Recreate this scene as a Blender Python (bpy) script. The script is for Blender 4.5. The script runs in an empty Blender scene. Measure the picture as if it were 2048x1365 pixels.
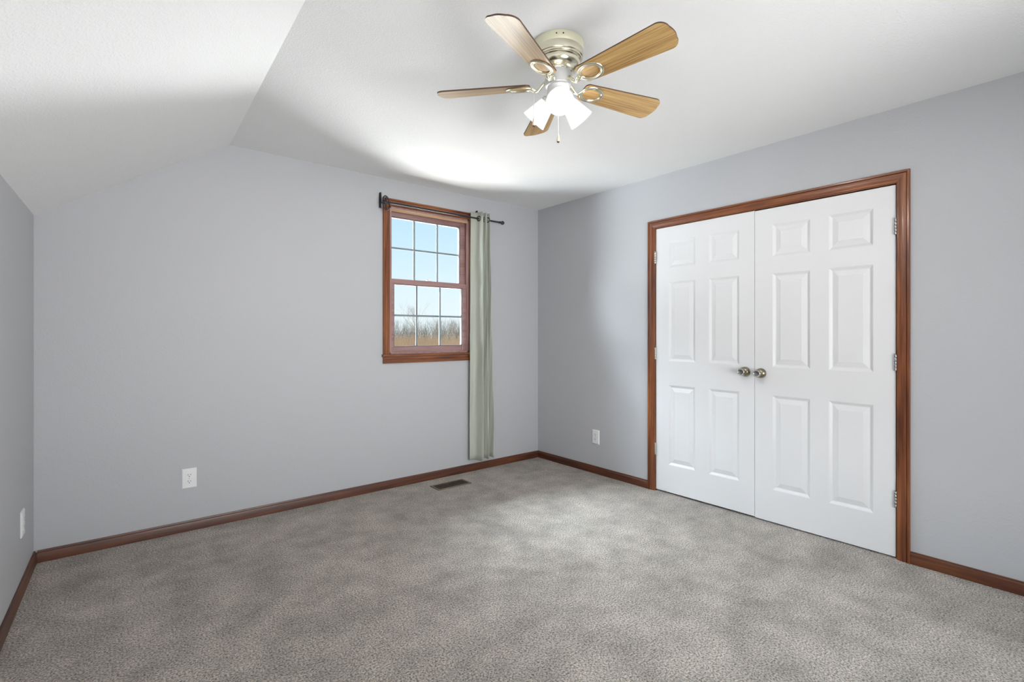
import bpy, bmesh, math, random
from mathutils import Vector, Matrix
S = bpy.context.scene
COL = S.collection
rnd = random.Random(7)
PI = math.pi

# ------------------------------------------------------------------ camera
YAW = math.radians(50.78)
cam_data = bpy.data.cameras.new('camera')
cam_data.sensor_width = 36.0
cam_data.lens = 995.0 / 2048.0 * 36.0
cam_data.shift_y = -15.0 / 2048.0
cam_data.clip_start = 0.02
cam_data.clip_end = 500
cam = bpy.data.objects.new('camera', cam_data)
cam.location = (0, 0, 1.22)
cam.rotation_euler = (PI / 2, 0, YAW - PI / 2)
COL.objects.link(cam)
S.camera = cam

# ------------------------------------------------------------------ view, world, daylight and added lamps
S.view_settings.view_transform = 'Standard'
S.view_settings.look = 'None'
S.view_settings.gamma = 1.0
S.view_settings.use_curve_mapping = False
S.view_settings.exposure = 0.06
S.cycles.use_denoising = True
S.cycles.sample_clamp_indirect = 6.0
S.cycles.max_bounces = 10
S.cycles.diffuse_bounces = 6
S.cycles.caustics_reflective = False
S.cycles.caustics_refractive = False

W = bpy.data.worlds.new('sky')
S.world = W
W.use_nodes = True
wn, wl = W.node_tree.nodes, W.node_tree.links
bg = wn['Background']
tc = wn.new('ShaderNodeTexCoord')
sx = wn.new('ShaderNodeSeparateXYZ')
rp = wn.new('ShaderNodeValToRGB')
wl.new(tc.outputs['Generated'], sx.inputs[0])
wl.new(sx.outputs['Z'], rp.inputs[0])
wl.new(rp.outputs[0], bg.inputs[0])
rp.color_ramp.elements[0].position = 0.0
rp.color_ramp.elements[0].color = (0.83, 0.90, 0.93, 1)
rp.color_ramp.elements[1].position = 0.30
rp.color_ramp.elements[1].color = (0.40, 0.70, 0.94, 1)
e = rp.color_ramp.elements.new(0.10)
e.color = (0.72, 0.87, 0.95, 1)
bg.inputs[1].default_value = 1.08

def sun(name, energy, direction, angle, color):
    d = bpy.data.lights.new(name, 'SUN')
    d.energy = energy; d.angle = math.radians(angle); d.color = color
    o = bpy.data.objects.new(name, d)
    o.rotation_euler = Vector(direction).to_track_quat('-Z', 'Y').to_euler()
    o.location = (0, 0, 12)
    COL.objects.link(o)
sun('sun', 8.0, (-1.0, 0.35, -0.62), 1.0, (1.0, 0.95, 0.86))

def area(name, power, loc, direction, sxx, syy, color):
    d = bpy.data.lights.new(name, 'AREA')
    d.shape = 'RECTANGLE'; d.size = sxx; d.size_y = syy
    d.energy = power; d.color = color
    o = bpy.data.objects.new(name, d)
    o.location = loc
    o.rotation_euler = Vector(direction).to_track_quat('-Z', 'Y').to_euler()
    COL.objects.link(o)
# added out-of-view lamps boosting window daylight; the front opening itself is invented
area('sky_lamp_above_window', 2700, (0.4, 5.3, 3.85), (0.32, -0.8, -0.85), 5.0, 1.6, (0.80, 0.90, 1.0))
area('bounce_lamp_left_of_window', 1800, (-2.7, 6.5, 0.15), (1.0, -0.75, 0.2), 5.5, 2.4, (0.86, 0.94, 1.0))
area('bounce_lamp_below_window', 900, (2.6, 6.6, -0.55), (-0.05, -1.0, 0.35), 6.0, 2.2, (0.98, 0.99, 0.98))
area('bounce_lamp_right_of_window', 800, (7.2, 6.6, -0.35), (-1.0, -0.6, 0.28), 6.0, 2.6, (0.98, 0.99, 0.98))
area('slope_lamp_right_of_window', 3300, (7.9, 5.6, 0.5), (-1.0, -0.36, 0.12), 5.6, 2.6, (0.98, 0.99, 0.98))  # added lamp aimed to brighten the sloped ceiling
area('fill_lamp_front_opening', 215, (0.8, -2.6, 1.0), (0.14, 1.0, 0.1), 3.0, 1.6, (0.98, 0.985, 1.0))  # added fill lamp, unseen, outside the front opening
area('upward_fill_lamp_front_opening', 125, (2.5, -2.0, 0.2), (-0.75, 1.0, 0.5), 1.8, 1.2, (0.99, 0.985, 0.98))  # added lamp throwing fill up and left through the front opening

# ------------------------------------------------------------------ helpers
def tag(o, label=None, cat=None, group=None, kind=None):
    if label: o['label'] = label
    if cat: o['category'] = cat
    if group: o['group'] = group
    if kind: o['kind'] = kind
    return o

def empty(name, loc=(0, 0, 0), rz=0.0):
    o = bpy.data.objects.new(name, None)
    o.empty_display_size = 0.05
    o.location = loc; o.rotation_euler = (0, 0, rz)
    COL.objects.link(o)
    return o

class MB:
    """collects shapes; build() links them as ONE mesh object"""
    def __init__(self):
        self.v = []; self.f = []; self.m = []
    def add(self, verts, faces, mi=0, M=None):
        n = len(self.v)
        for p in verts:
            p = Vector(p)
            if M is not None: p = M @ p
            self.v.append(tuple(p))
        for f in faces:
            self.f.append(tuple(i + n for i in f)); self.m.append(mi)
        return self
    def box(self, x0, x1, y0, y1, z0, z1, mi=0, M=None):
        v = [(x0, y0, z0), (x1, y0, z0), (x1, y1, z0), (x0, y1, z0), (x0, y0, z1), (x1, y0, z1), (x1, y1, z1), (x0, y1, z1)]
        f = [(0, 3, 2, 1), (4, 5, 6, 7), (0, 1, 5, 4), (1, 2, 6, 5), (2, 3, 7, 6), (3, 0, 4, 7)]
        return self.add(v, f, mi, M)
    def lathe(self, prof, n=32, M=None, mi=0, cap0=False, cap1=False):
        v = []; f = []
        for r, z in prof:
            for k in range(n):
                a = 2 * PI * k / n
                v.append((r * math.cos(a), r * math.sin(a), z))
        for i in range(len(prof) - 1):
            for k in range(n):
                k2 = (k + 1) % n
                f.append((i * n + k, i * n + k2, (i + 1) * n + k2, (i + 1) * n + k))
        if cap0: f.append(tuple(range(n))[::-1])
        if cap1: f.append(tuple((len(prof) - 1) * n + k for k in range(n)))
        return self.add(v, f, mi, M)
    def tube(self, pts, radii, n=8, mi=0, caps=True, M=None):
        pts = [Vector(p) for p in pts]
        if not hasattr(radii, '__len__'): radii = [radii] * len(pts)
        v = []; f = []
        prev = None
        for i, p in enumerate(pts):
            t = (pts[min(i + 1, len(pts) - 1)] - pts[max(i - 1, 0)]).normalized()
            if prev is None:
                u = t.orthogonal().normalized()
            else:
                u = prev - t * prev.dot(t)
                u = u.normalized() if u.length > 1e-6 else t.orthogonal().normalized()
            prev = u
            w = t.cross(u)
            for k in range(n):
                a = 2 * PI * k / n
                v.append(p + radii[i] * (u * math.cos(a) + w * math.sin(a)))
        for i in range(len(pts) - 1):
            for k in range(n):
                k2 = (k + 1) % n
                f.append((i * n + k, i * n + k2, (i + 1) * n + k2, (i + 1) * n + k))
        if caps:
            f.append(tuple(range(n))[::-1]); f.append(tuple((len(pts) - 1) * n + k for k in range(n)))
        return self.add(v, f, mi, M)
    def torus(self, a, b, r, rz=None, n=40, m=10, M=None, mi=0):
        rz = r if rz is None else rz
        v = []; f = []
        for i in range(n):
            t = 2 * PI * i / n
            nx, ny = math.cos(t) / a, math.sin(t) / b
            l = math.hypot(nx, ny); nx /= l; ny /= l
            for k in range(m):
                s = 2 * PI * k / m
                v.append((a * math.cos(t) + nx * r * math.cos(s), b * math.sin(t) + ny * r * math.cos(s), rz * math.sin(s)))
        for i in range(n):
            for k in range(m):
                i2, k2 = (i + 1) % n, (k + 1) % m
                f.append((i * m + k, i2 * m + k, i2 * m + k2, i * m + k2))
        return self.add(v, f, mi, M)
    def sphere(self, c, r, n=20, m=12, mi=0):
        prof = [(max(1e-4, r * math.sin(PI * i / m)), -r * math.cos(PI * i / m)) for i in range(m + 1)]
        return self.lathe(prof, n, Matrix.Translation(c), mi)
    def prism(self, poly, axis, a0, a1, mi=0):
        """extrude a 2D polygon; axis 'x': poly in (y,z); 'y': (x,z); 'z': (x,y)"""
        def P(p, a):
            return {'x': (a, p[0], p[1]), 'y': (p[0], a, p[1]), 'z': (p[0], p[1], a)}[axis]
        n = len(poly)
        v = [P(p, a0) for p in poly] + [P(p, a1) for p in poly]
        f = [tuple(range(n)), tuple(range(2 * n - 1, n - 1, -1))]
        for i in range(n):
            j = (i + 1) % n
            f.append((i, i + n, j + n, j))
        return self.add(v, f, mi)
    def build(self, name, mats, parent=None, smooth=None, bevel=0.0, local=False):
        me = bpy.data.meshes.new(name)
        off = Vector((0, 0, 0))
        if parent is not None and not local:
            p = parent
            while p is not None:
                off += p.location; p = p.parent
        me.from_pydata([tuple(Vector(q) - off) for q in self.v], [], self.f)
        if not isinstance(mats, (list, tuple)): mats = [mats]
        for mt in mats: me.materials.append(mt)
        for i, p in enumerate(me.polygons):
            p.material_index = self.m[i]
        bm = bmesh.new(); bm.from_mesh(me)
        bmesh.ops.remove_doubles(bm, verts=bm.verts, dist=1e-6)
        bmesh.ops.recalc_face_normals(bm, faces=bm.faces)
        bm.to_mesh(me); bm.free()
        if smooth is not None:
            me.polygons.foreach_set('use_smooth', [True] * len(me.polygons))
            me.set_sharp_from_angle(angle=math.radians(smooth))
        o = bpy.data.objects.new(name, me)
        COL.objects.link(o)
        if parent is not None: o.parent = parent
        if bevel > 0:
            b = o.modifiers.new('bevel', 'BEVEL')
            b.width = bevel; b.segments = 2; b.limit_method = 'ANGLE'; b.angle_limit = math.radians(40)
        return o

# ------------------------------------------------------------------ materials
def new_mat(name):
    m = bpy.data.materials.new(name); m.use_nodes = True
    nt = m.node_tree
    return m, nt.nodes, nt.links, nt.nodes['Principled BSDF']

def plain(name, col, rough=0.5, metal=0.0, spec=0.5):
    m, n, l, b = new_mat(name)
    b.inputs['Base Color'].default_value = (*col, 1)
    b.inputs['Roughness'].default_value = rough
    b.inputs['Metallic'].default_value = metal
    b.inputs['Specular IOR Level'].default_value = spec
    nz = n.new('ShaderNodeTexNoise'); nz.inputs['Scale'].default_value = 60
    mp = n.new('ShaderNodeMapRange')
    mp.inputs[3].default_value = max(0.02, rough - 0.04); mp.inputs[4].default_value = rough + 0.04
    l.new(nz.outputs['Fac'], mp.inputs[0]); l.new(mp.outputs[0], b.inputs['Roughness'])
    return m

def textured_paint(name, col, rough, scale, strength, dist=0.002):
    """rolled / sprayed wall paint with a fine raised texture"""
    m, n, l, b = new_mat(name)
    t = n.new('ShaderNodeTexCoord')
    b.inputs['Roughness'].default_value = rough
    b.inputs['Specular IOR Level'].default_value = 0.35
    b.inputs['Base Color'].default_value = (*col, 1)
    n1 = n.new('ShaderNodeTexNoise'); n1.inputs['Scale'].default_value = scale; n1.inputs['Detail'].default_value = 3
    n2 = n.new('ShaderNodeTexNoise'); n2.inputs['Scale'].default_value = scale * 0.31; n2.inputs['Detail'].default_value = 2
    r = n.new('ShaderNodeMapRange'); r.inputs[1].default_value = 0.48; r.inputs[2].default_value = 0.72
    ad = n.new('ShaderNodeMath'); ad.operation = 'ADD'
    bp = n.new('ShaderNodeBump'); bp.inputs['Strength'].default_value = strength; bp.inputs['Distance'].default_value = dist
    l.new(t.outputs['Object'], n1.inputs['Vector']); l.new(t.outputs['Object'], n2.inputs['Vector'])
    l.new(n1.outputs['Fac'], r.inputs[0]); l.new(r.outputs[0], ad.inputs[0]); l.new(n2.outputs['Fac'], ad.inputs[1])
    l.new(ad.outputs[0], bp.inputs['Height']); l.new(bp.outputs[0], b.inputs['Normal'])
    return m

def wood(name, axis, dark, mid, light, rough=0.38, coat=0.2, across=16, along=1.3, ring=1.5, fine=0.35):
    m, n, l, b = new_mat(name)
    t = n.new('ShaderNodeTexCoord')
    mp = n.new('ShaderNodeMapping')
    sc = [across] * 3; sc['XYZ'.index(axis)] = along
    mp.inputs['Scale'].default_value = sc
    nz = n.new('ShaderNodeTexNoise'); nz.inputs['Scale'].default_value = ring; nz.inputs['Detail'].default_value = 5
    nz.inputs['Distortion'].default_value = 0.6
    mp2 = n.new('ShaderNodeMapping')
    sc2 = [170] * 3; sc2['XYZ'.index(axis)] = 5
    mp2.inputs['Scale'].default_value = sc2
    n2 = n.new('ShaderNodeTexNoise'); n2.inputs['Scale'].default_value = 1.0; n2.inputs['Detail'].default_value = 3
    mx = n.new('ShaderNodeMix'); mx.data_type = 'FLOAT'; mx.inputs[0].default_value = fine
    cr = n.new('ShaderNodeValToRGB')
    cr.color_ramp.elements[0].position = 0.33; cr.color_ramp.elements[0].color = (*dark, 1)
    cr.color_ramp.elements[1].position = 0.68; cr.color_ramp.elements[1].color = (*light, 1)
    q = cr.color_ramp.elements.new(0.5); q.color = (*mid, 1)
    l.new(t.outputs['Object'], mp.inputs[0]); l.new(mp.outputs[0], nz.inputs['Vector'])
    l.new(t.outputs['Object'], mp2.inputs[0]); l.new(mp2.outputs[0], n2.inputs['Vector'])
    l.new(nz.outputs['Fac'], mx.inputs[2]); l.new(n2.outputs['Fac'], mx.inputs[3])
    l.new(mx.outputs[0], cr.inputs[0]); l.new(cr.outputs[0], b.inputs['Base Color'])
    b.inputs['Roughness'].default_value = rough
    b.inputs['Coat Weight'].default_value = coat; b.inputs['Coat Roughness'].default_value = 0.18
    bp = n.new('ShaderNodeBump'); bp.inputs['Strength'].default_value = 0.12; bp.inputs['Distance'].default_value = 0.001
    l.new(n2.outputs['Fac'], bp.inputs['Height']); l.new(bp.outputs[0], b.inputs['Normal'])
    return m

WALL = textured_paint('grey_wall_paint', (0.445, 0.449, 0.464), 0.55, 95, 0.16)
CEIL = textured_paint('white_ceiling_texture', (0.79, 0.79, 0.785), 0.75, 130, 0.42)
DOORW = textured_paint('white_door_paint', (0.69, 0.69, 0.695), 0.42, 60, 0.04, 0.0008)
TD, TM, TL = (0.060, 0.014, 0.005), (0.170, 0.048, 0.013), (0.300, 0.105, 0.030)
TRIM = {a: wood('stained_pine_' + a.lower(), a, TD, TM, TL) for a in 'XYZ'}
BASE = {a: wood('dark_stained_pine_' + a.lower(), a, (0.030, 0.007, 0.003), (0.082, 0.022, 0.007), (0.150, 0.048, 0.015), 0.42, 0.1) for a in 'XY'}
SD, SM, SL = (0.20, 0.105, 0.095), (0.30, 0.175, 0.165), (0.38, 0.24, 0.225)  # paled and pinked: the glare of the window is put into the wood colour
SASH = {a: wood('hazed_sash_wood_' + a.lower(), a, SD, SM, SL, 0.35, 0.4) for a in 'XZ'}
STOP = wood('jamb_stop_wood', 'X', (0.33, 0.19, 0.10), (0.46, 0.28, 0.16), (0.60, 0.42, 0.27), 0.3, 0.4)
OAK = wood('oak_blade_wood', 'X', (0.19, 0.090, 0.022), (0.46, 0.28, 0.10), (0.62, 0.43, 0.19), 0.35, 0.3, across=34, along=1.6, ring=1.2, fine=0.5)
OAKEDGE = plain('dark_blade_edge', (0.07, 0.035, 0.018), 0.45)
BRASS = plain('polished_brass', (0.80, 0.76, 0.60), 0.22, 1.0)
CREAM = plain('satin_pale_brass', (0.74, 0.72, 0.54), 0.35, 0.5)
ANTIQUE = plain('antique_brass', (0.30, 0.265, 0.19), 0.28, 1.0)
KNOBFACE = plain('knob_dull_face', (0.16, 0.16, 0.165), 0.4, 0.7)
HUB = plain('brushed_silver_hub', (0.66, 0.655, 0.64), 0.32, 0.7)
RINGM = plain('bright_knob_rim', (0.74, 0.72, 0.66), 0.22, 1.0)
VENTF = plain('tan_register_frame', (0.16, 0.125, 0.085), 0.5)
STEEL = plain('hinge_steel', (0.52, 0.50, 0.45), 0.35, 1.0)
STEELD = plain('hinge_dull_steel', (0.36, 0.36, 0.36), 0.4, 1.0)
IRON = plain('black_iron', (0.012, 0.012, 0.018), 0.35)
PLAST = plain('white_plastic', (0.76, 0.76, 0.76), 0.35)
PLASTD = plain('slot_dark', (0.03, 0.03, 0.03), 0.6)
GRILLE = plain('grey_grille_bar', (0.26, 0.29, 0.31), 0.6, 0, 0.2)
BEAD = plain('pale_glazing_bead', (0.13, 0.11, 0.11), 0.5)
VENTM = plain('brown_register_paint', (0.050, 0.034, 0.021), 0.45)
VENTD = plain('duct_dark', (0.01, 0.009, 0.008), 0.8)
KNOBW = plain('pull_knob_wood', (0.72, 0.60, 0.47), 0.4)
KNOBT = plain('pull_knob_tip', (0.10, 0.05, 0.03), 0.4)
HOUSING = plain('white_kit_housing', (0.78, 0.78, 0.76), 0.3)
DARKIN = plain('closet_interior', (0.05, 0.05, 0.05), 0.8)

def carpet_mat():
    m, n, l, b = new_mat('cut_pile_carpet')
    t = n.new('ShaderNodeTexCoord')
    b.inputs['Roughness'].default_value = 0.95
    b.inputs['Specular IOR Level'].default_value = 0.1
    b.inputs['Sheen Weight'].default_value = 0.25
    def noise(s, d, ro=0.5):
        q = n.new('ShaderNodeTexNoise'); q.inputs['Scale'].default_value = s; q.inputs['Detail'].default_value = d
        q.inputs['Roughness'].default_value = ro
        l.new(t.outputs['Object'], q.inputs['Vector']); return q
    fine = noise(135, 3, 0.75); tuft = n.new('ShaderNodeTexVoronoi'); tuft.inputs['Scale'].default_value = 105
    l.new(t.outputs['Object'], tuft.inputs['Vector'])
    big = noise(1.3, 3, 0.6); midn = noise(5.5, 5, 0.62)
    cr = n.new('ShaderNodeValToRGB')
    cr.color_ramp.elements[0].position = 0.36; cr.color_ramp.elements[0].color = (0.082, 0.069, 0.056, 1)
    cr.color_ramp.elements[1].position = 0.62; cr.color_ramp.elements[1].color = (0.66, 0.595, 0.52, 1)
    l.new(fine.outputs['Fac'], cr.inputs[0])
    a = n.new('ShaderNodeMath'); a.operation = 'MULTIPLY_ADD'
    l.new(big.outputs['Fac'], a.inputs[0]); a.inputs[1].default_value = 0.5
    l.new(midn.outputs['Fac'], a.inputs[2])
    mr = n.new('ShaderNodeMapRange'); mr.inputs[1].default_value = 0.54; mr.inputs[2].default_value = 0.96
    mr.inputs[3].default_value = 0.64; mr.inputs[4].default_value = 1.20
    l.new(a.outputs[0], mr.inputs[0])
    mul = n.new('ShaderNodeMix'); mul.data_type = 'RGBA'; mul.blend_type = 'MULTIPLY'; mul.inputs[0].default_value = 1.0
    l.new(cr.outputs[0], mul.inputs[6]); l.new(mr.outputs[0], mul.inputs[7])
    l.new(mul.outputs[2], b.inputs['Base Color'])
    hs = n.new('ShaderNodeMath'); hs.operation = 'SUBTRACT'
    l.new(fine.outputs['Fac'], hs.inputs[0]); l.new(tuft.outputs['Distance'], hs.inputs[1])
    h2 = n.new('ShaderNodeMath'); h2.operation = 'MULTIPLY_ADD'; h2.inputs[1].default_value = 1.2
    l.new(midn.outputs['Fac'], h2.inputs[0]); l.new(hs.outputs[0], h2.inputs[2])
    bp = n.new('ShaderNodeBump'); bp.inputs['Strength'].default_value = 0.9; bp.inputs['Distance'].default_value = 0.008
    l.new(h2.outputs[0], bp.inputs['Height']); l.new(bp.outputs[0], b.inputs['Normal'])
    return m
CARPET = carpet_mat()

def cloth_mat():
    m, n, l, b = new_mat('sage_curtain_cloth')
    t = n.new('ShaderNodeTexCoord')
    b.inputs['Base Color'].default_value = (0.47, 0.49, 0.42, 1)
    b.inputs['Roughness'].default_value = 0.5
    b.inputs['Sheen Weight'].default_value = 0.3
    wv = n.new('ShaderNodeTexNoise'); wv.inputs['Scale'].default_value = 14; wv.inputs['Detail'].default_value = 3
    mp = n.new('ShaderNodeMapping'); mp.inputs['Scale'].default_value = (1.0, 1.0, 0.35)
    l.new(t.outputs['Object'], mp.inputs[0]); l.new(mp.outputs[0], wv.inputs['Vector'])
    bp = n.new('ShaderNodeBump'); bp.inputs['Strength'].default_value = 0.35; bp.inputs['Distance'].default_value = 0.01
    l.new(wv.outputs['Fac'], bp.inputs['Height']); l.new(bp.outputs[0], b.inputs['Normal'])
    tr = n.new('ShaderNodeBsdfTranslucent'); tr.inputs[0].default_value = (0.50, 0.52, 0.46, 1)
    mx = n.new('ShaderNodeMixShader'); mx.inputs[0].default_value = 0.18
    l.new(b.outputs[0], mx.inputs[1]); l.new(tr.outputs[0], mx.inputs[2])
    l.new(mx.outputs[0], n['Material Output'].inputs[0])
    return m
CLOTH = cloth_mat()

def glass_mat():
    m, n, l, b = new_mat('window_glass')
    n.remove(b)
    tr = n.new('ShaderNodeBsdfTransparent'); tr.inputs[0].default_value = (0.97, 0.985, 0.985, 1)
    gl = n.new('ShaderNodeBsdfGlossy'); gl.inputs['Roughness'].default_value = 0.02
    fr = n.new('ShaderNodeFresnel'); fr.inputs[0].default_value = 1.2
    mx = n.new('ShaderNodeMixShader')
    l.new(fr.outputs[0], mx.inputs[0]); l.new(tr.outputs[0], mx.inputs[1]); l.new(gl.outputs[0], mx.inputs[2])
    l.new(mx.outputs[0], n['Material Output'].inputs[0])
    return m
GLASS = glass_mat()

def shade_mat():
    m, n, l, b = new_mat('frosted_lamp_glass')
    # emission put into the glass stands in for the bulb light it scatters
    b.inputs['Base Color'].default_value = (0.0006, 0.0006, 0.0006, 1)
    b.inputs['Roughness'].default_value = 0.4
    b.inputs['Specular IOR Level'].default_value = 0.0
    b.inputs['Emission Color'].default_value = (1.0, 0.99, 0.97, 1)
    b.inputs['Emission Strength'].default_value = 1.0
    tp = n.new('ShaderNodeBsdfTransparent'); tp.inputs[0].default_value = (1, 1, 1, 1)
    m2 = n.new('ShaderNodeMixShader'); m2.inputs[0].default_value = 0.10
    l.new(b.outputs[0], m2.inputs[1]); l.new(tp.outputs[0], m2.inputs[2])
    l.new(m2.outputs[0], n['Material Output'].inputs[0])
    return m
SHADE = shade_mat()

def emit(name, col, s):
    m, n, l, b = new_mat(name)
    n.remove(b)
    em = n.new('ShaderNodeEmission'); em.inputs[0].default_value = (*col, 1); em.inputs[1].default_value = s
    l.new(em.outputs[0], n['Material Output'].inputs[0])
    return m
BULB = emit('bulb_glow', (1.0, 0.97, 0.92), 820.0)

# ------------------------------------------------------------------ room shell
XR, YB, YF, HC = 3.31, 3.65, -0.90, 2.44
XL = -0.297; DL = 0.0309                    # the left knee wall leans a little off square
XC = 0.6195                                 # where the slope meets the flat ceiling, at the back wall
HK = 1.849
def xl(y): return XL - DL * (YB - y)
def xc(y): return XC - DL * (YB - y)
T = 0.12
OY0, OY1, OZ = 0.766, 2.296, 2.037           # closet opening in the right wall
WX0, WX1, WZ0, WZ1 = 1.732, 2.486, 1.055, 2.227   # window opening in the back wall
FX0, FX1, FZ0, FZ1 = 0.35, 2.35, 0.35, 1.90       # opening added to the unseen front wall to let fill light in

fl = MB()
fl.add([(xl(YF) - .02, YF, 0), (XR + .7, YF, 0), (XR + .7, YB, 0), (xl(YB), YB, 0), (xl(YF) - .02, YF, -.1), (XR + .7, YF, -.1), (XR + .7, YB, -.1), (xl(YB), YB, -.1)],
       [(0, 1, 2, 3), (7, 6, 5, 4), (0, 4, 5, 1), (1, 5, 6, 2), (2, 6, 7, 3), (3, 7, 4, 0)])
tag(fl.build('floor', CARPET), 'grey-beige cut-pile carpet over the whole floor', 'carpet', kind='structure')

wb = MB()
def gable(x):  # underside of slope / ceiling at the back wall
    return min(HC, HK + (x - XL) * (HC - HK) / (XC - XL))
wb.prism([(XL, 0), (WX0, 0), (WX0, HC), (XC, HC), (XL, HK)], 'y', YB, YB + T)
wb.box(WX1, XR, YB, YB + T, 0, HC)
wb.box(WX0, WX1, YB, YB + T, 0, WZ0)
wb.box(WX0, WX1, YB, YB + T, WZ1, HC)
tag(wb.build('wall_back', WALL), 'grey back wall holding the window, its top cut by the slope', 'wall', kind='structure')

wr = MB()
wr.box(XR, XR + T, YF, OY0, 0, HC)
wr.box(XR, XR + T, OY1, YB, 0, HC)
wr.box(XR, XR + T, OY0, OY1, OZ, HC)
tag(wr.build('wall_right', WALL), 'grey right wall around the white double closet doors', 'wall', kind='structure')

wc = MB()
wc.box(XR + .66, XR + .70, OY0 - .3, OY1 + .3, 0, 2.3)
wc.box(XR + T, XR + .66, OY0 - .34, OY0 - .30, 0, 2.3)
wc.box(XR + T, XR + .66, OY1 + .30, OY1 + .34, 0, 2.3)
wc.box(XR + T, XR + .66, OY0 - .3, OY1 + .3, 2.26, 2.3)
tag(wc.build('wall_closet', DARKIN), 'dark closet interior behind the white double doors', 'wall', kind='structure')

wlft = MB()
wlft.add([(xl(YF), YF, 0), (xl(YB), YB, 0), (xl(YB), YB, HK), (xl(YF), YF, HK), (xl(YF) - T, YF, 0), (xl(YB) - T, YB, 0), (xl(YB) - T, YB, HK), (xl(YF) - T, YF, HK)],
         [(0, 1, 2, 3), (7, 6, 5, 4), (0, 4, 5, 1), (1, 5, 6, 2), (2, 6, 7, 3), (3, 7, 4, 0)])
tag(wlft.build('wall_left', WALL), 'low grey knee wall under the sloped ceiling at far left', 'wall', kind='structure')

wf = MB()
wf.prism([(xl(YF), 0), (FX0, 0), (FX0, HC), (xc(YF), HC), (xl(YF), HK)], 'y', YF - T, YF)
wf.box(FX1, XR, YF - T, YF, 0, HC)
wf.box(FX0, FX1, YF - T, YF, 0, FZ0)
wf.box(FX0, FX1, YF - T, YF, FZ1, HC)
tag(wf.build('wall_front', WALL), 'unseen grey front wall behind the camera with an opening added for light', 'wall', kind='structure')

cl = MB()
cl.add([(xc(YF), YF, HC), (XR, YF, HC), (XR, YB, HC), (xc(YB), YB, HC), (xc(YF), YF, HC + .1), (XR, YF, HC + .1), (XR, YB, HC + .1), (xc(YB), YB, HC + .1)],
       [(3, 2, 1, 0), (4, 5, 6, 7), (0, 1, 5, 4), (1, 2, 6, 5), (2, 3, 7, 6), (3, 0, 4, 7)])
tag(cl.build('ceiling', CEIL), 'flat white textured ceiling around the fan', 'ceiling', kind='structure')
cs = MB()
cs.add([(xl(YF), YF, HK), (xc(YF), YF, HC), (xc(YB), YB, HC), (xl(YB), YB, HK),
        (xl(YF) - T, YF, HK), (xc(YF), YF, HC + .12), (xc(YB), YB, HC + .12), (xl(YB) - T, YB, HK)],
       [(0, 1, 2, 3), (7, 6, 5, 4), (0, 4, 5, 1), (1, 5, 6, 2), (2, 6, 7, 3), (3, 7, 4, 0)])
tag(cs.build('ceiling_slope', CEIL), 'sloped white ceiling above the low left wall', 'ceiling', kind='structure')

# ------------------------------------------------------------------ baseboards
BBH = 0.064
BP = [(0, 0), (0.0135, 0), (0.0135, 0.046), (0.0115, 0.052), (0.0075, 0.056), (0.006, BBH), (0, BBH)]   # (depth, height)
b = MB()
b.prism([(YB - p, z) for p, z in BP], 'x', XL + 0.0135, XR - 0.0135)
tag(b.build('baseboard_back', BASE['X'], smooth=25), 'brown stained baseboard along the back wall under the window', 'baseboard', kind='structure')
b = MB()
b.prism([(XR - p, z) for p, z in BP], 'y', 2.3535, YB)
tag(b.build('baseboard_right', BASE['Y'], smooth=25), 'short brown baseboard between the room corner and the closet casing', 'baseboard', kind='structure')
b = MB()
b.prism([(XR - p, z) for p, z in BP], 'y', YF, 0.7115)
tag(b.build('baseboard_right_near', BASE['Y'], smooth=25), 'brown baseboard running toward the viewer right of the closet doors', 'baseboard', kind='structure')
b = MB()
v = []; n = len(BP)
for y in (YF, YB):
    v += [(xl(y) + p, y, z) for p, z in BP]
b.add(v, [tuple(range(n))[::-1], tuple(range(n, 2 * n))] + [(i, (i + 1) % n, (i + 1) % n + n, i + n) for i in range(n)])
tag(b.build('baseboard_left', BASE['Y'], smooth=25), 'brown baseboard along the low left wall', 'baseboard', kind='structure')

# ------------------------------------------------------------------ moulded casing (mitred)
# profile across the width: (offset outwards from inner edge, thickness)
CP = [(0.0, 0.0), (0.0, 0.0075), (0.004, 0.010), (0.013, 0.0105), (0.018, 0.0125), (0.032, 0.0145), (0.0415, 0.0145), (0.044, 0.0115), (0.046, 0.0165), (0.055, 0.0175), (0.0575, 0.0150), (0.0575, 0.0)]
def casing_piece(P0, P1, out0, out1, normal):
    """sweep CP from P0 to P1 (inner edge ends); out = outward mitre direction at each end"""
    v = []
    for P, o in ((P0, out0), (P1, out1)):
        for w, t in CP:
            v.append(Vector(P) + Vector(o) * w + Vector(normal) * t)
    n = len(CP)
    f = [(i, i + 1, i + 1 + n, i + n) for i in range(n - 1)] + [(n - 1, 0, n, 2 * n - 1)]
    f += [tuple(range(n))[::-1], tuple(range(n, 2 * n))]
    m = MB(); m.add(v, f)
    return m
# closet casing + jamb
t1 = empty('trim_1', (XR, 1.53, 0)); tag(t1, 'brown stained moulded casing framing the double closet doors', 'door casing', kind='structure')
NX = (-1, 0, 0)
casing_piece((XR, OY1, 0), (XR, OY1, OZ), (0, 1, 0), (0, 1, 1), NX).build('side_casing', TRIM['Z'], t1, smooth=20)
casing_piece((XR, OY0, 0), (XR, OY0, OZ), (0, -1, 0), (0, -1, 1), NX).build('side_casing', TRIM['Z'], t1, smooth=20)
casing_piece((XR, OY1, OZ), (XR, OY0, OZ), (0, 1, 1), (0, -1, 1), NX).build('head_casing', TRIM['Y'], t1, smooth=20)
j = MB()
j.box(XR + .001, XR + T, OY1 - .004, OY1 + .012, 0, OZ)
j.box(XR + .001, XR + T, OY0 - .012, OY0 + .004, 0, OZ)
j.box(XR + .001, XR + T, OY0, OY1, OZ - .004, OZ + .012)
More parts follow.
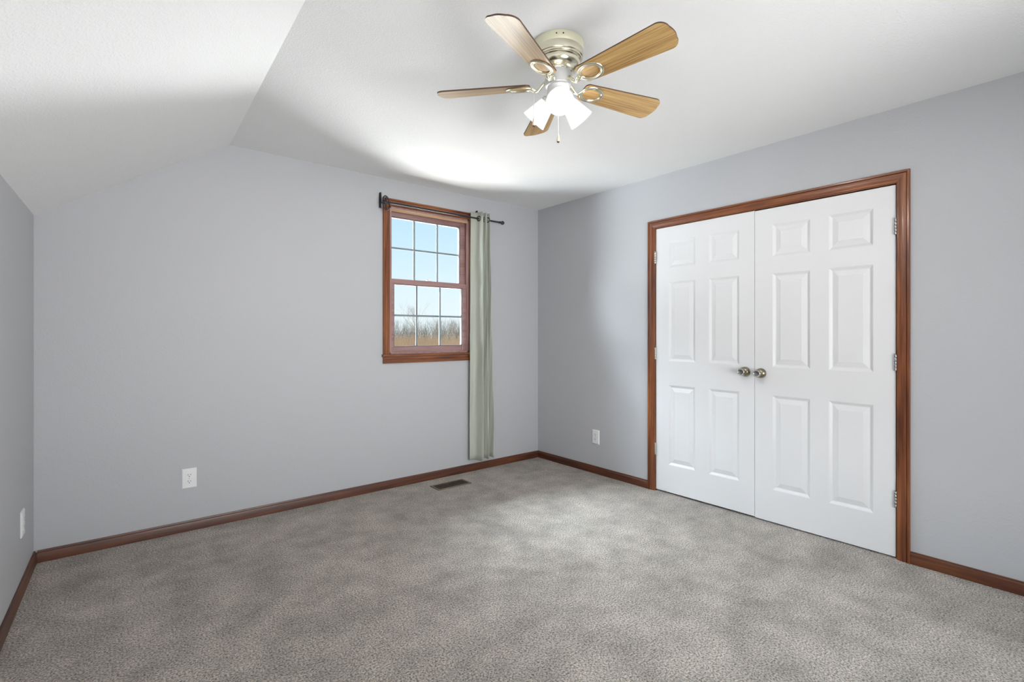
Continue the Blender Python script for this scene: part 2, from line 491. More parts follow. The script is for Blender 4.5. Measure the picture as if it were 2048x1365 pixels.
j.build('jamb', TRIM['Z'], t1)

# ------------------------------------------------------------------ closet doors
def door(name, y0, y1, z0, z1, panels, label):
    root_loc = (XR, (y0 + y1) / 2, z0)
    xf = XR + 0.004; xb = XR + 0.039
    ys = sorted({y0, y1} | {p[0] for p in panels} | {p[1] for p in panels})
    zs = sorted({z0, z1} | {p[2] for p in panels} | {p[3] for p in panels})
    m = MB()
    def inside(ya, yb, za, zb):
        for p in panels:
            if ya >= p[0] - 1e-6 and yb <= p[1] + 1e-6 and za >= p[2] - 1e-6 and zb <= p[3] + 1e-6: return True
        return False
    for a in range(len(ys) - 1):
        for c in range(len(zs) - 1):
            if not inside(ys[a], ys[a + 1], zs[c], zs[c + 1]):
                m.add([(xf, ys[a], zs[c]), (xf, ys[a + 1], zs[c]), (xf, ys[a + 1], zs[c + 1]), (xf, ys[a], zs[c + 1])], [(0, 1, 2, 3)])
    # insets: (distance from the panel edge, depth)
    RG = [(0, 0), (0.004, 0.0015), (0.009, 0.0045), (0.016, 0.0085), (0.020, 0.0090), (0.024, 0.0080), (0.046, 0.0028), (0.049, 0.0018)]
    for py0, py1, pz0, pz1 in panels:
        rings = []
        for d_, dep in RG:
            rings.append([(xf + dep, py0 + d_, pz0 + d_), (xf + dep, py1 - d_, pz0 + d_), (xf + dep, py1 - d_, pz1 - d_), (xf + dep, py0 + d_, pz1 - d_)])
        v = [q for r_ in rings for q in r_]
        f = []
        for i in range(len(rings) - 1):
            for k in range(4):
                k2 = (k + 1) % 4
                f.append((4 * i + k, 4 * i + k2, 4 * i + 4 + k2, 4 * i + 4 + k))
        f.append(tuple(4 * (len(rings) - 1) + k for k in range(4)))
        m.add(v, f)
    # back and edges
    m.add([(xf, y0, z0), (xf, y1, z0), (xf, y1, z1), (xf, y0, z1), (xb, y0, z0), (xb, y1, z0), (xb, y1, z1), (xb, y0, z1)],
          [(7, 6, 5, 4), (0, 4, 5, 1), (1, 5, 6, 2), (2, 6, 7, 3), (3, 7, 4, 0)])
    o = m.build(name, DOORW)
    o.data.transform(Matrix.Translation(-Vector(root_loc))); o.location = root_loc
    tag(o, label, 'door', kind='structure')
    return o
ZP = [(0.2165, 0.8225), (1.004, 1.606), (1.713, 1.920)]
pl = [(a, b_, z0 + .006, z1 + .006) for a, b_ in ((1.957, 2.177), (1.633, 1.852)) for z0, z1 in ZP]
pr = [(a, b_, z0, z1) for a, b_ in ((1.196, 1.417), (0.875, 1.096)) for z0, z1 in ZP]
d1 = door('door_1', 1.5305, 2.2885, 0.014, 2.030, pl, 'left leaf of the white six-panel closet doors, nearer the window')
d2 = door('door_2', 0.7735, 1.5280, 0.009, 2.026, pr, 'right leaf of the white six-panel closet doors, nearer the viewer')

def knob(parent, y, z):
    M = Matrix.Translation((XR + .004, y, z)) @ Matrix.Rotation(-PI / 2, 4, 'Y')   # local z points into the room
    m = MB()
    m.lathe([(0.0005, 0.0), (0.032, 0.0), (0.0325, 0.004), (0.031, 0.012), (0.027, 0.019), (0.020, 0.024), (0.0145, 0.026), (0.0135, 0.034), (0.016, 0.040), (0.0215, 0.045), (0.0245, 0.052), (0.0250, 0.060), (0.0235, 0.066), (0.0205, 0.069), (0.0180, 0.0675), (0.0165, 0.0645)], 36, M)
    k = m.build('door_knob', ANTIQUE, parent, smooth=45)
    r_ = MB(); r_.torus(0.0198, 0.0198, 0.0034, 0.0030, n=36, m=8, M=M @ Matrix.Translation((0, 0, 0.0670)))
    r_.build('knob_rim', RINGM, k, smooth=60)
    f = MB(); f.lathe([(0.0165, 0.0645), (0.012, 0.0605), (0.0005, 0.0590)], 36, M)
    f.build('knob_face', KNOBFACE, k, smooth=60)
knob(d1, 1.590, 0.965)
knob(d2, 1.487, 0.961)

def hinge(parent, y, z, mat, sgn):
    """barrel standing proud in the gap, five knuckles and leaf edges; sgn points toward the door"""
    m = MB()
    x = XR - 0.0035
    L = 0.089
    for k in range(5):
        a = z - L / 2 + k * L / 5
        m.lathe([(0.0004, 0), (0.0060, 0.0004), (0.0064, 0.001), (0.0064, L / 5 - 0.0014), (0.0058, L / 5 - 0.0006), (0.0004, L / 5 - 0.0006)], 14, Matrix.Translation((x, y, a)))
    m.lathe([(0.0003, 0), (0.004, 0.0005), (0.0045, 0.0025), (0.0003, 0.0045)], 12, Matrix.Translation((x, y, z + L / 2)))
    m.box(x, XR + .0038, y - .0012, y + .0012, z - L / 2, z + L / 2)
    m.build('hinge', mat, parent, smooth=40)
for z in (1.809, 1.064, 0.325): hinge(d1, 2.2905, z, STEEL, -1)
for z in (1.800, 1.063, 0.322): hinge(d2, 0.7725, z, STEELD, 1)

# ------------------------------------------------------------------ window
w1 = empty('window_1', ((WX0 + WX1) / 2, YB, WZ0))
tag(w1, 'double-hung window with brown wood trim and grey grilles in the back wall', 'window', kind='structure')
NY = (0, -1, 0)
casing_piece((WX0, YB, WZ0), (WX0, YB, WZ1), (-1, 0, 0), (-1, 0, 1), NY).build('side_casing', TRIM['Z'], w1, smooth=20)
casing_piece((WX1, YB, WZ0), (WX1, YB, WZ1), (1, 0, 0), (1, 0, 1), NY).build('side_casing', TRIM['Z'], w1, smooth=20)
casing_piece((WX0, YB, WZ1), (WX1, YB, WZ1), (-1, 0, 1), (1, 0, 1), NY).build('head_casing', TRIM['X'], w1, smooth=20)
m = MB(); m.prism([(YB + .02, 1.036), (YB - .028, 1.036), (YB - .034, 1.040), (YB - .034, 1.050), (YB - .029, 1.056), (YB + .02, 1.056)], 'x', WX0 - .066, WX1 + .066)
m.build('stool', TRIM['X'], w1, smooth=30)
m = MB(); m.prism([(YB, 0.984), (YB - .012, 0.984), (YB - .0145, 0.990), (YB - .0145, 1.012), (YB - .018, 1.018), (YB - .018, 1.036), (YB, 1.036)], 'x', WX0 - .0575, WX1 + .0575)
m.build('apron', TRIM['X'], w1, smooth=25)
m = MB()
m.box(WX0 - .001, WX0 + .012, YB + .001, YB + T, WZ0, WZ1)
m.box(WX1 - .012, WX1 + .001, YB + .001, YB + T, WZ0, WZ1)
m.box(WX0, WX1, YB + .001, YB + T, WZ1 - .012, WZ1 + .001)
m.box(WX0, WX1, YB + .001, YB + T, WZ0 - .001, WZ0 + .012)
m.build('jamb', SASH['Z'], w1)
m = MB()
m.box(WX0 + .012, WX1 - .012, YB + .004, YB + .016, WZ1 - .034, WZ1 - .012)
m.box(WX0 + .012, WX1 - .012, YB + .016, YB + .040, WZ1 - .026, WZ1 - .012)
m.build('head_stop', STOP, w1)
m = MB()
m.box(WX0 + .012, WX0 + .020, YB + .004, YB + .014, WZ0 + .012, WZ1 - .034)
m.box(WX1 - .020, WX1 - .012, YB + .004, YB + .014, WZ0 + .012, WZ1 - .034)
m.build('side_stop', SASH['Z'], w1)
def sash(name, x0, x1, z0, z1, gx0, gx1, gz0, gz1, y0, y1, bars_x, bar_z):
    m = MB()
    m.box(x0, gx0, y0, y1, z0, z1); m.box(gx1, x1, y0, y1, z0, z1)
    m.box(gx0, gx1, y0, y1, z0, gz0); m.box(gx0, gx1, y0, y1, gz1, z1)
    s = m.build(name, SASH['X'], w1, bevel=0.002)
    b_ = MB(); q = 0.006                      # glazing bead
    b_.box(gx0, gx0 + q, y0 + .006, y1, gz0, gz1); b_.box(gx1 - q, gx1, y0 + .006, y1, gz0, gz1)
    b_.box(gx0 + q, gx1 - q, y0 + .006, y1, gz0, gz0 + q); b_.box(gx0 + q, gx1 - q, y0 + .006, y1, gz1 - q, gz1)
    b_.build('glazing_bead', BEAD, s)
    ym = (y0 + y1) / 2
    g = MB(); g.box(gx0 + q - .002, gx1 - q + .002, ym + .002, ym + .005, gz0 + q - .002, gz1 - q + .002)
    g.build('glass_pane', GLASS, s)
    r_ = MB()
    for bx in bars_x: r_.box(bx - .0075, bx + .0075, ym + .007, ym + .012, gz0 + q, gz1 - q)
    r_.box(gx0 + q, gx1 - q, ym + .0075, ym + .0115, bar_z - .0075, bar_z + .0075)
    r_.build('grille', GRILLE, s)
    return s
su = sash('upper_sash', WX0 + .012, WX1 - .012, 1.617, 2.203, 1.765, 2.424, 1.652, 2.158, YB + .044, YB + .078, (1.985, 2.205), 1.912)
sl_ = sash('lower_sash', WX0 + .020, WX1 - .020, WZ0 + .012, 1.656, 1.776, 2.428, 1.114, 1.617, YB + .012, YB + .044, (1.990, 2.212), 1.366)
m = MB()
m.box(2.075, 2.125, YB + .014, YB + .040, 1.656, 1.662)
m.lathe([(0.0004, 0), (0.016, 0), (0.016, 0.008), (0.010, 0.012), (0.0004, 0.012)], 20, Matrix.Translation((2.10, YB + .028, 1.662)))
m.box(2.07, 2.11, YB + .020, YB + .030, 1.668, 1.676)
m.build('sash_lock', PLAST, sl_, smooth=40)

# ------------------------------------------------------------------ curtain rod, brackets, curtain
RY, RZ = 3.565, 2.228
rod = empty('curtain_rod', (2.2, RY, RZ)); tag(rod, 'thin black metal curtain rod with round finial across the window top', 'curtain rod')
m = MB(); m.tube([(1.660, RY, RZ), (2.765, RY, RZ)], 0.0075, 14)
m.build('rod_tube', IRON, rod, smooth=40)
m = MB(); m.lathe([(0.0003, 0.060), (0.009, 0.057), (0.0155, 0.048), (0.0175, 0.040), (0.0155, 0.031), (0.010, 0.025), (0.0085, 0.020), (0.0105, 0.017), (0.0105, 0.006), (0.0078, 0.002), (0.0078, -0.012)], 24, Matrix.Translation((2.758, RY, RZ)) @ Matrix.Rotation(PI / 2, 4, 'Y'))
m.build('finial', IRON, rod, smooth=50)
m = MB()   # openwork ring finial at the left end
Mr = Matrix.Translation((1.664, RY, RZ - .006)) @ Matrix.Rotation(PI / 2, 4, 'X') @ Matrix.Rotation(0.10, 4, 'Z')
m.torus(0.027, 0.054, 0.0042, n=36, m=8, M=Mr)
Mr2 = Matrix.Translation((1.664, RY, RZ - .006)) @ Matrix.Rotation(PI / 2, 4, 'X') @ Matrix.Rotation(PI / 2.6, 4, 'Y')
m.torus(0.024, 0.050, 0.0036, n=36, m=8, M=Mr2)
m.sphere((1.652, RY, RZ), 0.0165)
m.build('finial', IRON, rod, smooth=50)
def bracket(x):
    m = MB()
    m.box(x - .008, x + .008, YB - .006, YB, RZ - .03, RZ + .085)
    m.tube([(x, YB - .005, RZ + .02), (x, YB - .03, RZ + .005), (x, RY + .012, RZ - .010), (x, RY, RZ - .013), (x, RY - .011, RZ - .008), (x, RY - .014, RZ + .004)], 0.0045, 8)
    m.tube([(x, YB - .012, RZ + .01), (x, YB - .012, RZ + .088)], 0.0068, 10)
    return m.build('bracket', IRON, rod, smooth=40)
bracket(1.652); bracket(2.566)

def catmull(pts, per):
    out = []
    for i in range(len(pts) - 1):
        p0 = pts[max(i - 1, 0)]; p1 = pts[i]; p2 = pts[i + 1]; p3 = pts[min(i + 2, len(pts) - 1)]
        for k in range(per):
            t = k / per
            out.append(tuple(0.5 * (2 * b_ + (c - a) * t + (2 * a - 5 * b_ + 4 * c - d_) * t * t + (-a + 3 * b_ - 3 * c + d_) * t ** 3) for a, b_, c, d_ in zip(p0, p1, p2, p3)))
    out.append(pts[-1]); return out
top = [(2.474, 3.602), (2.524, 3.588), (2.546, 3.520), (2.559, 3.562), (2.573, 3.598), (2.590, 3.560), (2.598, 3.533), (2.604, 3.565), (2.612, 3.598), (2.622, 3.565), (2.630, 3.534), (2.634, 3.56), (2.640, 3.585)]
bot = [(2.464, 3.606), (2.522, 3.590), (2.546, 3.514), (2.562, 3.560), (2.578, 3.600), (2.602, 3.562), (2.616, 3.530), (2.626, 3.565), (2.640, 3.600), (2.660, 3.565), (2.676, 3.532), (2.684, 3.56), (2.692, 3.590)]
cr_ = empty('curtain', (2.56, RY, 0.11)); tag(cr_, 'single pale sage curtain panel pushed to the right side of the window', 'curtain')
NZ = 46; rows = []
for i in range(NZ + 1):
    t = i / NZ
    z = 2.284 - t * (2.284 - 0.108)
    s = min(1.0, t * 1.15)
    pts = [tuple(a * (1 - s) + b_ * s for a, b_ in zip(p, q)) for p, q in zip(top, bot)]
    row = catmull(pts, 6)
    rr = []
    for k, (x, y) in enumerate(row):
        wob = 0.0022 * math.sin(9 * t + k * 0.35) + 0.0016 * math.sin(23 * t + k * 0.9)
        hem = 0.004 * math.sin(k * 0.5) if i == NZ else 0
        rr.append((x + wob * 0.6, y + wob, z + hem + (0.012 * k / len(row) if t > 0.9 else 0)))
    rows.append(rr)
nk = len(rows[0])
v = [p for r_ in rows for p in r_]
f = [(i * nk + k, i * nk + k + 1, (i + 1) * nk + k + 1, (i + 1) * nk + k) for i in range(NZ) for k in range(nk - 1)]
m = MB(); m.add(v, f)
cp = m.build('cloth', CLOTH, cr_, smooth=80)
so = cp.modifiers.new('thick', 'SOLIDIFY'); so.thickness = 0.0018; so.offset = 0
def grommet(px, py, ang):
    m = MB()
    m.torus(0.0195, 0.0195, 0.0045, 0.0028, n=28, m=8, M=Matrix.Translation((px, py, RZ)) @ Matrix.Rotation(ang, 4, 'Z') @ Matrix.Rotation(PI / 2, 4, 'X'))
    m.build('grommet', IRON, cr_, smooth=50)
grommet(2.533, 3.562, math.atan2(-.068, .022)); grommet(2.592, 3.556, math.atan2(-.03, .012)); grommet(2.625, 3.556, math.atan2(-.03, .010))

# ------------------------------------------------------------------ outlets (built facing -Y, then turned)
def outlet(name):
    r_ = empty(name)
    m = MB()
    W2, H2 = 0.0395, 0.0610
    v = [(-W2, 0, -H2), (W2, 0, -H2), (W2, 0, H2), (-W2, 0, H2), (-W2, -.003, -H2), (W2, -.003, -H2), (W2, -.003, H2), (-W2, -.003, H2),
         (-W2 + .005, -.0065, -H2 + .005), (W2 - .005, -.0065, -H2 + .005), (W2 - .005, -.0065, H2 - .005), (-W2 + .005, -.0065, H2 - .005)]
    f = [(0, 1, 5, 4), (1, 2, 6, 5), (2, 3, 7, 6), (3, 0, 4, 7), (4, 5, 9, 8), (5, 6, 10, 9), (6, 7, 11, 10), (7, 4, 8, 11), (8, 9, 10, 11), (3, 2, 1, 0)]
    m.add(v, f); m.build('cover_plate', PLAST, r_, local=True)
    for zc in (0.0195, -0.0195):
        m = MB()
        prof = []
        for k in range(28):
            a = 2 * PI * k / 28
            prof.append((max(-.0172, min(.0172, .0172 * 1.12 * math.cos(a))), zc + max(-.0135, min(.0135, .0172 * math.sin(a)))))
        m.prism(prof, 'y', -.0083, -.0060)
        rec = m.build('receptacle', PLAST, r_, local=True)
        s = MB()
        s.box(-.0078, -.0055, -.0087, -.0080, zc - .001, zc + .0085)
        s.box(.0052, .0076, -.0087, -.0080, zc, zc + .0078)
        s.lathe([(0.0001, 0), (.0027, 0), (.0027, .0007), (.0001, .0007)], 14, Matrix.Translation((0, -.0080, zc - .0068)) @ Matrix.Rotation(PI / 2, 4, 'X'))
        s.build('slots', PLASTD, rec, local=True)
    m = MB(); m.lathe([(0.0001, 0), (.003, 0), (.0026, .0012), (.0001, .0014)], 14, Matrix.Translation((0, -.0064, 0)) @ Matrix.Rotation(PI / 2, 4, 'X'))
    m.build('screw', STEEL, r_, local=True)
    return r_
def copy_tree(o, parent=None):
    c = o.copy(); COL.objects.link(c)
    if parent is not None:
        c.parent = parent
    for ch in list(o.children): copy_tree(ch, c)
    return c
oA = outlet('wall_outlet')
oB = copy_tree(oA); oC = copy_tree(oA)
G = 'duplex wall outlets near the floor'
oA.location = (0.399, YB, 0.3235); tag(oA, 'white duplex outlet on the back wall left of the window', 'outlet', G)
oB.location = (XR, 2.898, 0.318); oB.rotation_euler = (0, 0, -PI / 2); tag(oB, 'white duplex outlet between the room corner and the closet doors', 'outlet', G)
oC.location = (xl(3.287), 3.287, 0.323); oC.rotation_euler = (0, 0, PI / 2 - math.atan(DL)); tag(oC, 'white duplex outlet on the low left wall, seen edge-on', 'outlet', G)

# ------------------------------------------------------------------ floor register
rg = empty('floor_register', (2.15, 3.41, 0)); tag(rg, 'brown metal floor vent in the carpet under the window', 'floor vent')
m = MB()
X0, X1, Y0, Y1 = 1.998, 2.302, 3.342, 3.480
m.box(X0, X1, Y0, Y0 + .014, .0005, .007); m.box(X0, X1, Y1 - .014, Y1, .0005, .007)
m.box(X0, X0 + .014, Y0 + .014, Y1 - .014, .0005, .007); m.box(X1 - .014, X1, Y0 + .014, Y1 - .014, .0005, .007)
m.build('vent_frame', VENTF, rg)
m = MB(); m.box(X0 + .012, X1 - .012, Y0 + .012, Y1 - .012, .0006, .0016); m.build('duct_opening', VENTD, rg)
m = MB()
x = X0 + .020
while x < X1 - .018:
    m.box(x - .0022, x + .0022, Y0 + .014, Y1 - .014, .0018, .0062); x += .0135
for yy in ((2 * Y0 + Y1) / 3, (Y0 + 2 * Y1) / 3): m.box(X0 + .014, X1 - .014, yy - .002, yy + .002, .0020, .0066)
m.build('louvers', VENTM, rg)

# ------------------------------------------------------------------ ceiling fan
FX, FY = 1.476, 1.500
ZB = 2.266
fan = empty('ceiling_fan', (FX, FY, HC)); tag(fan, 'flush-mount brass ceiling fan with five oak blades and three lit glass shades', 'ceiling fan')
Mf = Matrix.Translation((FX, FY, 0))
m = MB(); m.lathe([(0.1045, 2.4395), (0.1055, 2.434), (0.1055, 2.414), (0.1040, 2.409), (0.1030, 2.405)], 56, Mf)
cn = m.build('canopy', CREAM, fan, smooth=40)
m = MB()
for k in range(2):
    a = PI + YAW + (-0.16 if k else 0.10)
    p = Vector((FX + .1055 * math.cos(a), FY + .1055 * math.sin(a), 2.424))
    m.sphere(p, 0.0032, 10, 6)
m.build('screw', OAKEDGE, cn, smooth=60)
m = MB(); m.lathe([(0.1030, 2.405), (0.1040, 2.402), (0.1040, 2.382), (0.1020, 2.376), (0.0985, 2.374), (0.0990, 2.370), (0.0975, 2.367), (0.0945, 2.366), (0.0950, 2.361), (0.0925, 2.358), (0.0910, 2.357), (0.0905, 2.348), (0.0870, 2.338), (0.0800, 2.330), (0.0690, 2.324), (0.0600, 2.3215), (0.0590, 2.318), (0.0560, 2.316)], 56, Mf)
m.build('motor_housing', BRASS, fan, smooth=35)
m = MB(); m.lathe([(0.0560, 2.316), (0.0560, 2.262), (0.0530, 2.258), (0.0470, 2.256)], 48, Mf)
m.build('blade_hub', HUB, fan, smooth=35)
m = MB(); m.lathe([(0.0470, 2.256), (0.0470, 2.205), (0.0450, 2.198), (0.0400, 2.192), (0.0300, 2.186), (0.0120, 2.183), (0.0090, 2.176), (0.0005, 2.174)], 44, Mf)
kit = m.build('light_kit_housing', HOUSING, fan, smooth=40)

def blade_outline():
    R0, R1 = 0.118, 0.520
    def hw(x): return 0.0475 + (0.0660 - 0.0475) * (x - R0) / (R1 - R0)
    pts = []
    n = 10
    c = 0.020                                   # root corner radius
    for k in range(n + 1):
        a = PI / 2 + (PI / 2) * (1 - k / n) + PI / 2 * 0
        pass
    # lower root corner -> lower edge -> tip -> upper edge -> upper root corner
    for k in range(n + 1):
        a = PI + PI / 2 * k / n
        pts.append((R0 + c + c * math.cos(a), -hw(R0) + c + c * math.sin(a)))
    ct = 0.036
    for k in range(n + 1):
        a = -PI / 2 + PI / 2 * k / n
        pts.append((R1 - ct + ct * math.cos(a), -hw(R1) + ct + ct * math.sin(a)))
    for k in range(1, 6):                       # slightly bowed tip edge
        t = k / 6
        pts.append((R1 + 0.006 * math.sin(PI * t), (-hw(R1) + ct) * (1 - t) + (hw(R1) - ct) * t))
    for k in range(n + 1):
        a = PI / 2 * k / n
        pts.append((R1 - ct + ct * math.cos(a), hw(R1) - ct + ct * math.sin(a)))
    for k in range(n + 1):
        a = PI / 2 + PI / 2 * k / n
        pts.append((R0 + c + c * math.cos(a), hw(R0) - c + c * math.sin(a)))
    return pts
PITCH = Matrix.Rotation(-0.25, 4, 'X')
def make_blade():
    pts = blade_outline(); n = len(pts)
    m = MB()
    v = [(x, y, -.003) for x, y in pts] + [(x, y, .003) for x, y in pts]
    m.add(v, [tuple(range(n))[::-1]], 0)
    m.add(v, [tuple(range(n, 2 * n))], 1)
    m.add(v, [(i, (i + 1) % n, (i + 1) % n + n, i + n) for i in range(n)], 1)
    m.v = [tuple(PITCH @ Vector(p)) for p in m.v]
    o = m.build('fan_blade', [OAK, OAKEDGE], None)
    o.parent = fan
    q = MB()                                    # bracket: oval ring under the blade and a curved arm into the hub
    q.torus(0.052, 0.040, 0.0060, 0.0040, n=44, m=10, M=PITCH @ Matrix.Translation((0.168, 0, -.0055)))
    q.torus(0.0445, 0.0325, 0.0028, 0.0030, n=44, m=8, M=PITCH @ Matrix.Translation((0.168, 0, -.0050)))
    q.tube([(0.119, 0, -.007), (0.108, 0, -.013), (0.095, 0, -.019), (0.082, 0, -.013), (0.070, 0, .002), (0.060, 0, .012), (0.050, 0, .016)], [.0055, .0060, .0065, .0068, .0070, .0075, .0085], 12)
    q.tube([(0.110, -.012, -.008), (0.100, -.006, -.015), (0.092, 0, -.019)], .004, 8)
    q.tube([(0.110, .012, -.010), (0.100, .006, -.016), (0.092, 0, -.019)], .004, 8)
    q.build('blade_bracket', BRASS, o, smooth=50, local=True)
    return o
BA = math.radians(203.15)
bl = make_blade()
bl.location = (0, 0, ZB - HC); bl.rotation_euler = (0, 0, BA)
for k in range(1, 5):
    c = copy_tree(bl, fan)
    c.rotation_euler = (0, 0, BA + k * 2 * PI / 5)

TILT = math.radians(42)
def make_shade(az):
    ax = Vector((math.cos(az) * math.cos(TILT), math.sin(az) * math.cos(TILT), -math.sin(TILT)))
    P = Vector((FX, FY, 2.249))
    M = Matrix.Translation(P) @ ax.to_track_quat('Z', 'Y').to_matrix().to_4x4()
    c = MB()
    c.lathe([(0.012, 0.030), (0.012, 0.048), (0.026, 0.052), (0.0315, 0.058), (0.0315, 0.070), (0.0290, 0.071)], 28, M)
    fit = c.build('lamp_fitter', HOUSING, fan, smooth=40)
    s = MB()
    s.lathe([(0.0280, 0.062), (0.0300, 0.066), (0.0345, 0.078), (0.0545, 0.157), (0.0556, 0.1605), (0.0545, 0.1620), (0.0530, 0.1605), (0.0522, 0.157), (0.0325, 0.079), (0.0275, 0.068)], 40, M)
    sh = s.build('lamp_shade', SHADE, fan, smooth=40)
    b_ = MB()
    b_.lathe([(0.0003, 0.132), (0.010, 0.1305), (0.0195, 0.126), (0.0265, 0.116), (0.0285, 0.106), (0.0265, 0.096), (0.0195, 0.084), (0.0140, 0.072), (0.0130, 0.064)], 16, M)
    b_.build('bulb', BULB, sh, smooth=80)
AZ0 = PI + YAW + math.radians(-2)
for k in range(3): make_shade(AZ0 + k * 2 * PI / 3)

def chain(x, y, z0, z1):
    m = MB()
    n = int((z0 - z1) / 0.0050)
    for i in range(n + 1):
        z = z0 + (z1 - z0) * i / n
        m.lathe([(0.0004, -.0019), (0.0016, -.001), (0.0019, 0), (0.0016, .001), (0.0004, .0019)], 6, Matrix.Translation((x, y, z)))
    m.tube([(x, y, z0), (x, y, z1)], 0.0007, 5)
    c = m.build('pull_chain', HOUSING, fan, smooth=60)
    k = MB()
    k.lathe([(0.0005, 0.0), (0.003, -.002), (0.0042, -.010), (0.0066, -.020), (0.0072, -.026), (0.0062, -.031)], 18, Matrix.Translation((x, y, z1)))
    kn = k.build('pull_knob', KNOBW, c, smooth=60)
    k = MB()
    k.lathe([(0.0062, -.031), (0.0052, -.0335), (0.0030, -.036), (0.0005, -.0365)], 18, Matrix.Translation((x, y, z1)))
    k.build('knob_tip', KNOBT, kn, smooth=60)
dv = Vector((math.cos(YAW), math.sin(YAW))); rv = Vector((math.sin(YAW), -math.cos(YAW)))
p = Vector((FX, FY)) - dv * 0.020 + rv * (-0.002); chain(p.x, p.y, 2.180, 2.052)
p = Vector((FX, FY)) - dv * 0.045 + rv * (-0.105); chain(p.x, p.y, 2.200, 2.108)

# ------------------------------------------------------------------ outdoors
GR, gn, gl_, gb = new_mat('winter_grass')
nz = gn.new('ShaderNodeTexNoise'); nz.inputs['Scale'].default_value = 1.3; nz.inputs['Detail'].default_value = 8
cr = gn.new('ShaderNodeValToRGB')
cr.color_ramp.elements[0].position = 0.35; cr.color_ramp.elements[0].color = (0.22, 0.17, 0.11, 1)
cr.color_ramp.elements[1].position = 0.65; cr.color_ramp.elements[1].color = (0.46, 0.37, 0.27, 1)
gt = gn.new('ShaderNodeTexCoord'); gl_.new(gt.outputs['Object'], nz.inputs['Vector'])
gl_.new(nz.outputs['Fac'], cr.inputs[0]); gl_.new(cr.outputs[0], gb.inputs['Base Color']); gb.inputs['Roughness'].default_value = 0.95
def gz(x, y): return -2.9 + 1.9 * max(0.0, min(1.0, (y - 8) / 30))
m = MB()
gx = [-90 + 12 * i for i in range(21)]; gy = [3.80, 8, 14, 20, 26, 32, 38, 60, 120, 220]
v = [(x, y, gz(x, y)) for y in gy for x in gx]; nx_ = len(gx)
m.add(v, [(j * nx_ + i, j * nx_ + i + 1, (j + 1) * nx_ + i + 1, (j + 1) * nx_ + i) for j in range(len(gy) - 1) for i in range(nx_ - 1)])
tag(m.build('ground', GR), 'brown winter field sloping up outside the window', 'ground', kind='structure')

def bark(name, a, b_):
    m, n, l, bs = new_mat(name)
    q = n.new('ShaderNodeTexNoise'); q.inputs['Scale'].default_value = 3
    c = n.new('ShaderNodeValToRGB')
    c.color_ramp.elements[0].color = (*a, 1); c.color_ramp.elements[1].color = (*b_, 1)
    l.new(q.outputs['Fac'], c.inputs[0]); l.new(c.outputs[0], bs.inputs['Base Color']); bs.inputs['Roughness'].default_value = 0.9
    return m
BARK = bark('pale_bark', (0.30, 0.235, 0.19), (0.46, 0.385, 0.32))
BRUSH = bark('dry_brush', (0.58, 0.39, 0.25), (0.85, 0.63, 0.43))
def grow(m, p, d_, L, r, depth, rg_, spread, n=4):
    segs = 3
    pts = [p]; q = p; dd = d_
    for i in range(segs):
        dd = (dd + Vector((rg_.uniform(-.12, .12), rg_.uniform(-.12, .12), rg_.uniform(-.02, .10)))).normalized()
        q = q + dd * L / segs; pts.append(q)
    r1 = r * 0.62
    m.tube(pts, [r + (r1 - r) * i / segs for i in range(segs + 1)], n if depth > 1 else 3, caps=False)
    if depth == 0: return
    kids = rg_.choice((2, 3, 3, 4))
    for k in range(kids):
        a = rg_.uniform(0, 2 * PI); s = rg_.uniform(.35, 1.0) * spread
        u = dd.orthogonal().normalized(); w_ = dd.cross(u)
        nd = (dd * math.cos(s) + (u * math.cos(a) + w_ * math.sin(a)) * math.sin(s) + Vector((0, 0, 0.12))).normalized()
        st = pts[-1] if k < 2 else pts[-2]
        grow(m, st, nd, L * rg_.uniform(.62, .85), r1 * rg_.uniform(.65, .95), depth - 1, rg_, spread, n)
def tree(px, dep, top_px, seed, label, depth=5, stems=1, spread=0.6, r=0.055):
    """a bare tree standing dep metres out, seen at about px across the window"""
    rg_ = random.Random(seed)
    lat = (px - 1024) / 995 * dep
    x = dep * dv.x + lat * rv.x; y = dep * dv.y + lat * rv.y
    z = gz(x, y)
    H = 1.22 + (667.5 - top_px) / 995 * dep - z
    root = empty('bare_tree', (x, y, z)); tag(root, label, 'tree', 'bare trees beyond the window')
    m = MB()
    for s in range(stems):
        lean = Vector((rg_.uniform(-.3, .3), rg_.uniform(-.3, .3), 1)) if stems > 1 else Vector((0.03, 0, 1))
        grow(m, Vector((x + (rg_.uniform(-.4, .4) if stems > 1 else 0), y, z)), lean.normalized(), H * 0.31, r, depth, rg_, spread)
    zm = max(p[2] for p in m.v); k = H / (zm - z)
    m.v = [(x + (p[0] - x) * k, y + (p[1] - y) * k, z + (p[2] - z) * k) for p in m.v]
    trunk = MB(); lim = z + 0.30 * H
    lo = [f for f in m.f if max(m.v[i][2] for i in f) < lim]
    hi = [f for f in m.f if max(m.v[i][2] for i in f) >= lim]
    a = MB(); a.add(m.v, lo); b_ = MB(); b_.add(m.v, hi)
    def strip(q):
        used = sorted({i for f in q.f for i in f}); mp = {o: i for i, o in enumerate(used)}
        r_ = MB(); r_.add([q.v[i] for i in used], [tuple(mp[i] for i in f) for f in q.f]); return r_
    strip(a).build('trunk', BARK, root); strip(b_).build('branches', BARK, root)
tree(843, 46, 595, 3, 'tallest bare tree seen through the lower sash, rising above its neighbours', depth=6, spread=0.55, r=0.07)
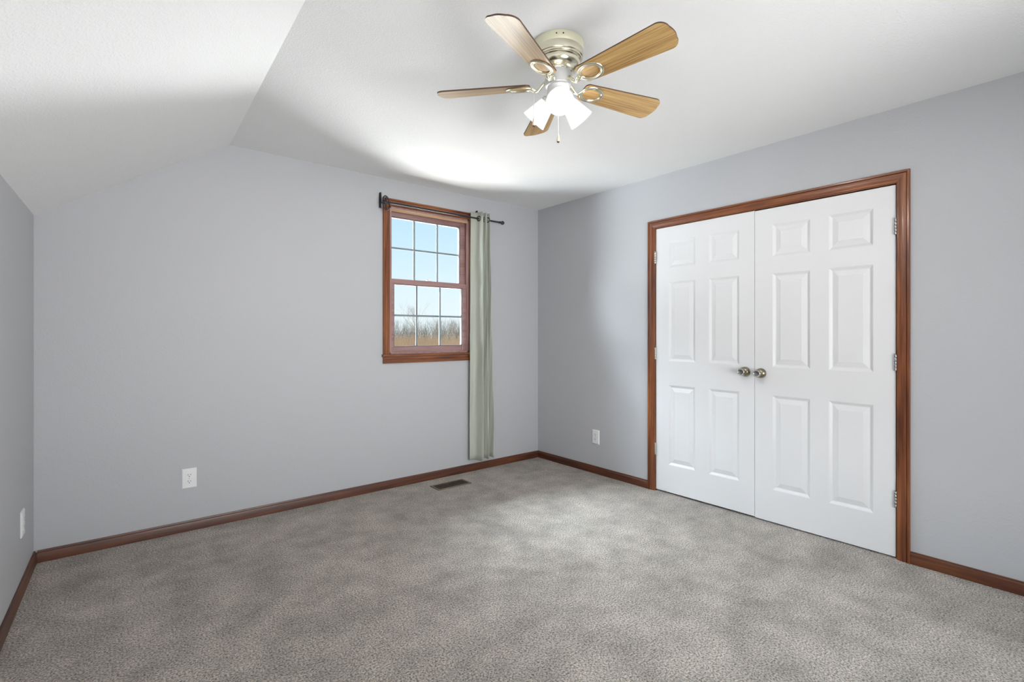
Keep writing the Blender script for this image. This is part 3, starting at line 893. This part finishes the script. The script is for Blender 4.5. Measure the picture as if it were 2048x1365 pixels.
SPEC = [(800, 49, 634, 5, 'bare multi-stem tree at the left edge of the lower panes'),
        (818, 57, 640, 9, 'bare tree just left of the tallest one'),
        (862, 52, 628, 11, 'bare tree right of the tallest one'),
        (872, 56, 622, 14, 'slim bare tree behind the right grille bar'),
        (893, 46, 637, 17, 'bare tree in the middle of the lower right pane'),
        (905, 53, 631, 21, 'bare tree near the right stile of the lower sash'),
        (922, 57, 636, 23, 'bare tree at the right edge, by the curtain'),
        (775, 56, 632, 27, 'bare tree hidden partly by the left casing'),
        (950, 50, 630, 31, 'bare tree outside behind the curtain'),
        (745, 47, 634, 35, 'bare tree outside behind the wall left of the window')]
for px, dep, ty, sd, lb in SPEC:
    tree(px, dep, ty, sd, lb, depth=5, stems=2 if sd % 2 else 1, spread=0.6, r=0.045)
# distant twiggy woods and dry brush: nobody could count the stems
def thicket(name, label, cat, mat, n, dep0, dep1, top0, top1, seed, r):
    rg_ = random.Random(seed); m = MB()
    for i in range(n):
        dep = rg_.uniform(dep0, dep1); px = rg_.uniform(560, 1060)
        lat = (px - 1024) / 995 * dep
        x = dep * dv.x + lat * rv.x; y = dep * dv.y + lat * rv.y; z = gz(x, y) - .05
        H = 1.22 + (667.5 - rg_.uniform(top0, top1)) / 995 * dep - z
        l1 = Vector((rg_.uniform(-.22, .22), rg_.uniform(-.22, .22), 1)).normalized()
        p0 = Vector((x, y, z)); p1 = p0 + l1 * H * .55
        l2 = (l1 + Vector((rg_.uniform(-.35, .35), rg_.uniform(-.35, .35), .1))).normalized()
        p2 = p1 + l2 * H * .45
        m.tube([p0, p1, p2], [r, r * .75, r * .3], 3, caps=False)
        for k in range(3):
            b0 = p0 + (p1 - p0) * rg_.uniform(.4, 1)
            bd = Vector((rg_.uniform(-.8, .8), rg_.uniform(-.8, .8), 1)).normalized()
            m.tube([b0, b0 + bd * H * rg_.uniform(.2, .42)], [r * .6, r * .25], 3, caps=False)
    tag(m.build(name, mat), label, cat, kind='stuff')
thicket('dry_brush', 'tan dry brush along the far edge of the field', 'brush', BRUSH, 5200, 32, 40.5, 666, 690, 51, 0.016)
thicket('distant_woods', 'hazy band of leafless woods behind the brush', 'woods', BARK, 1500, 64, 88, 636, 662, 52, 0.022)
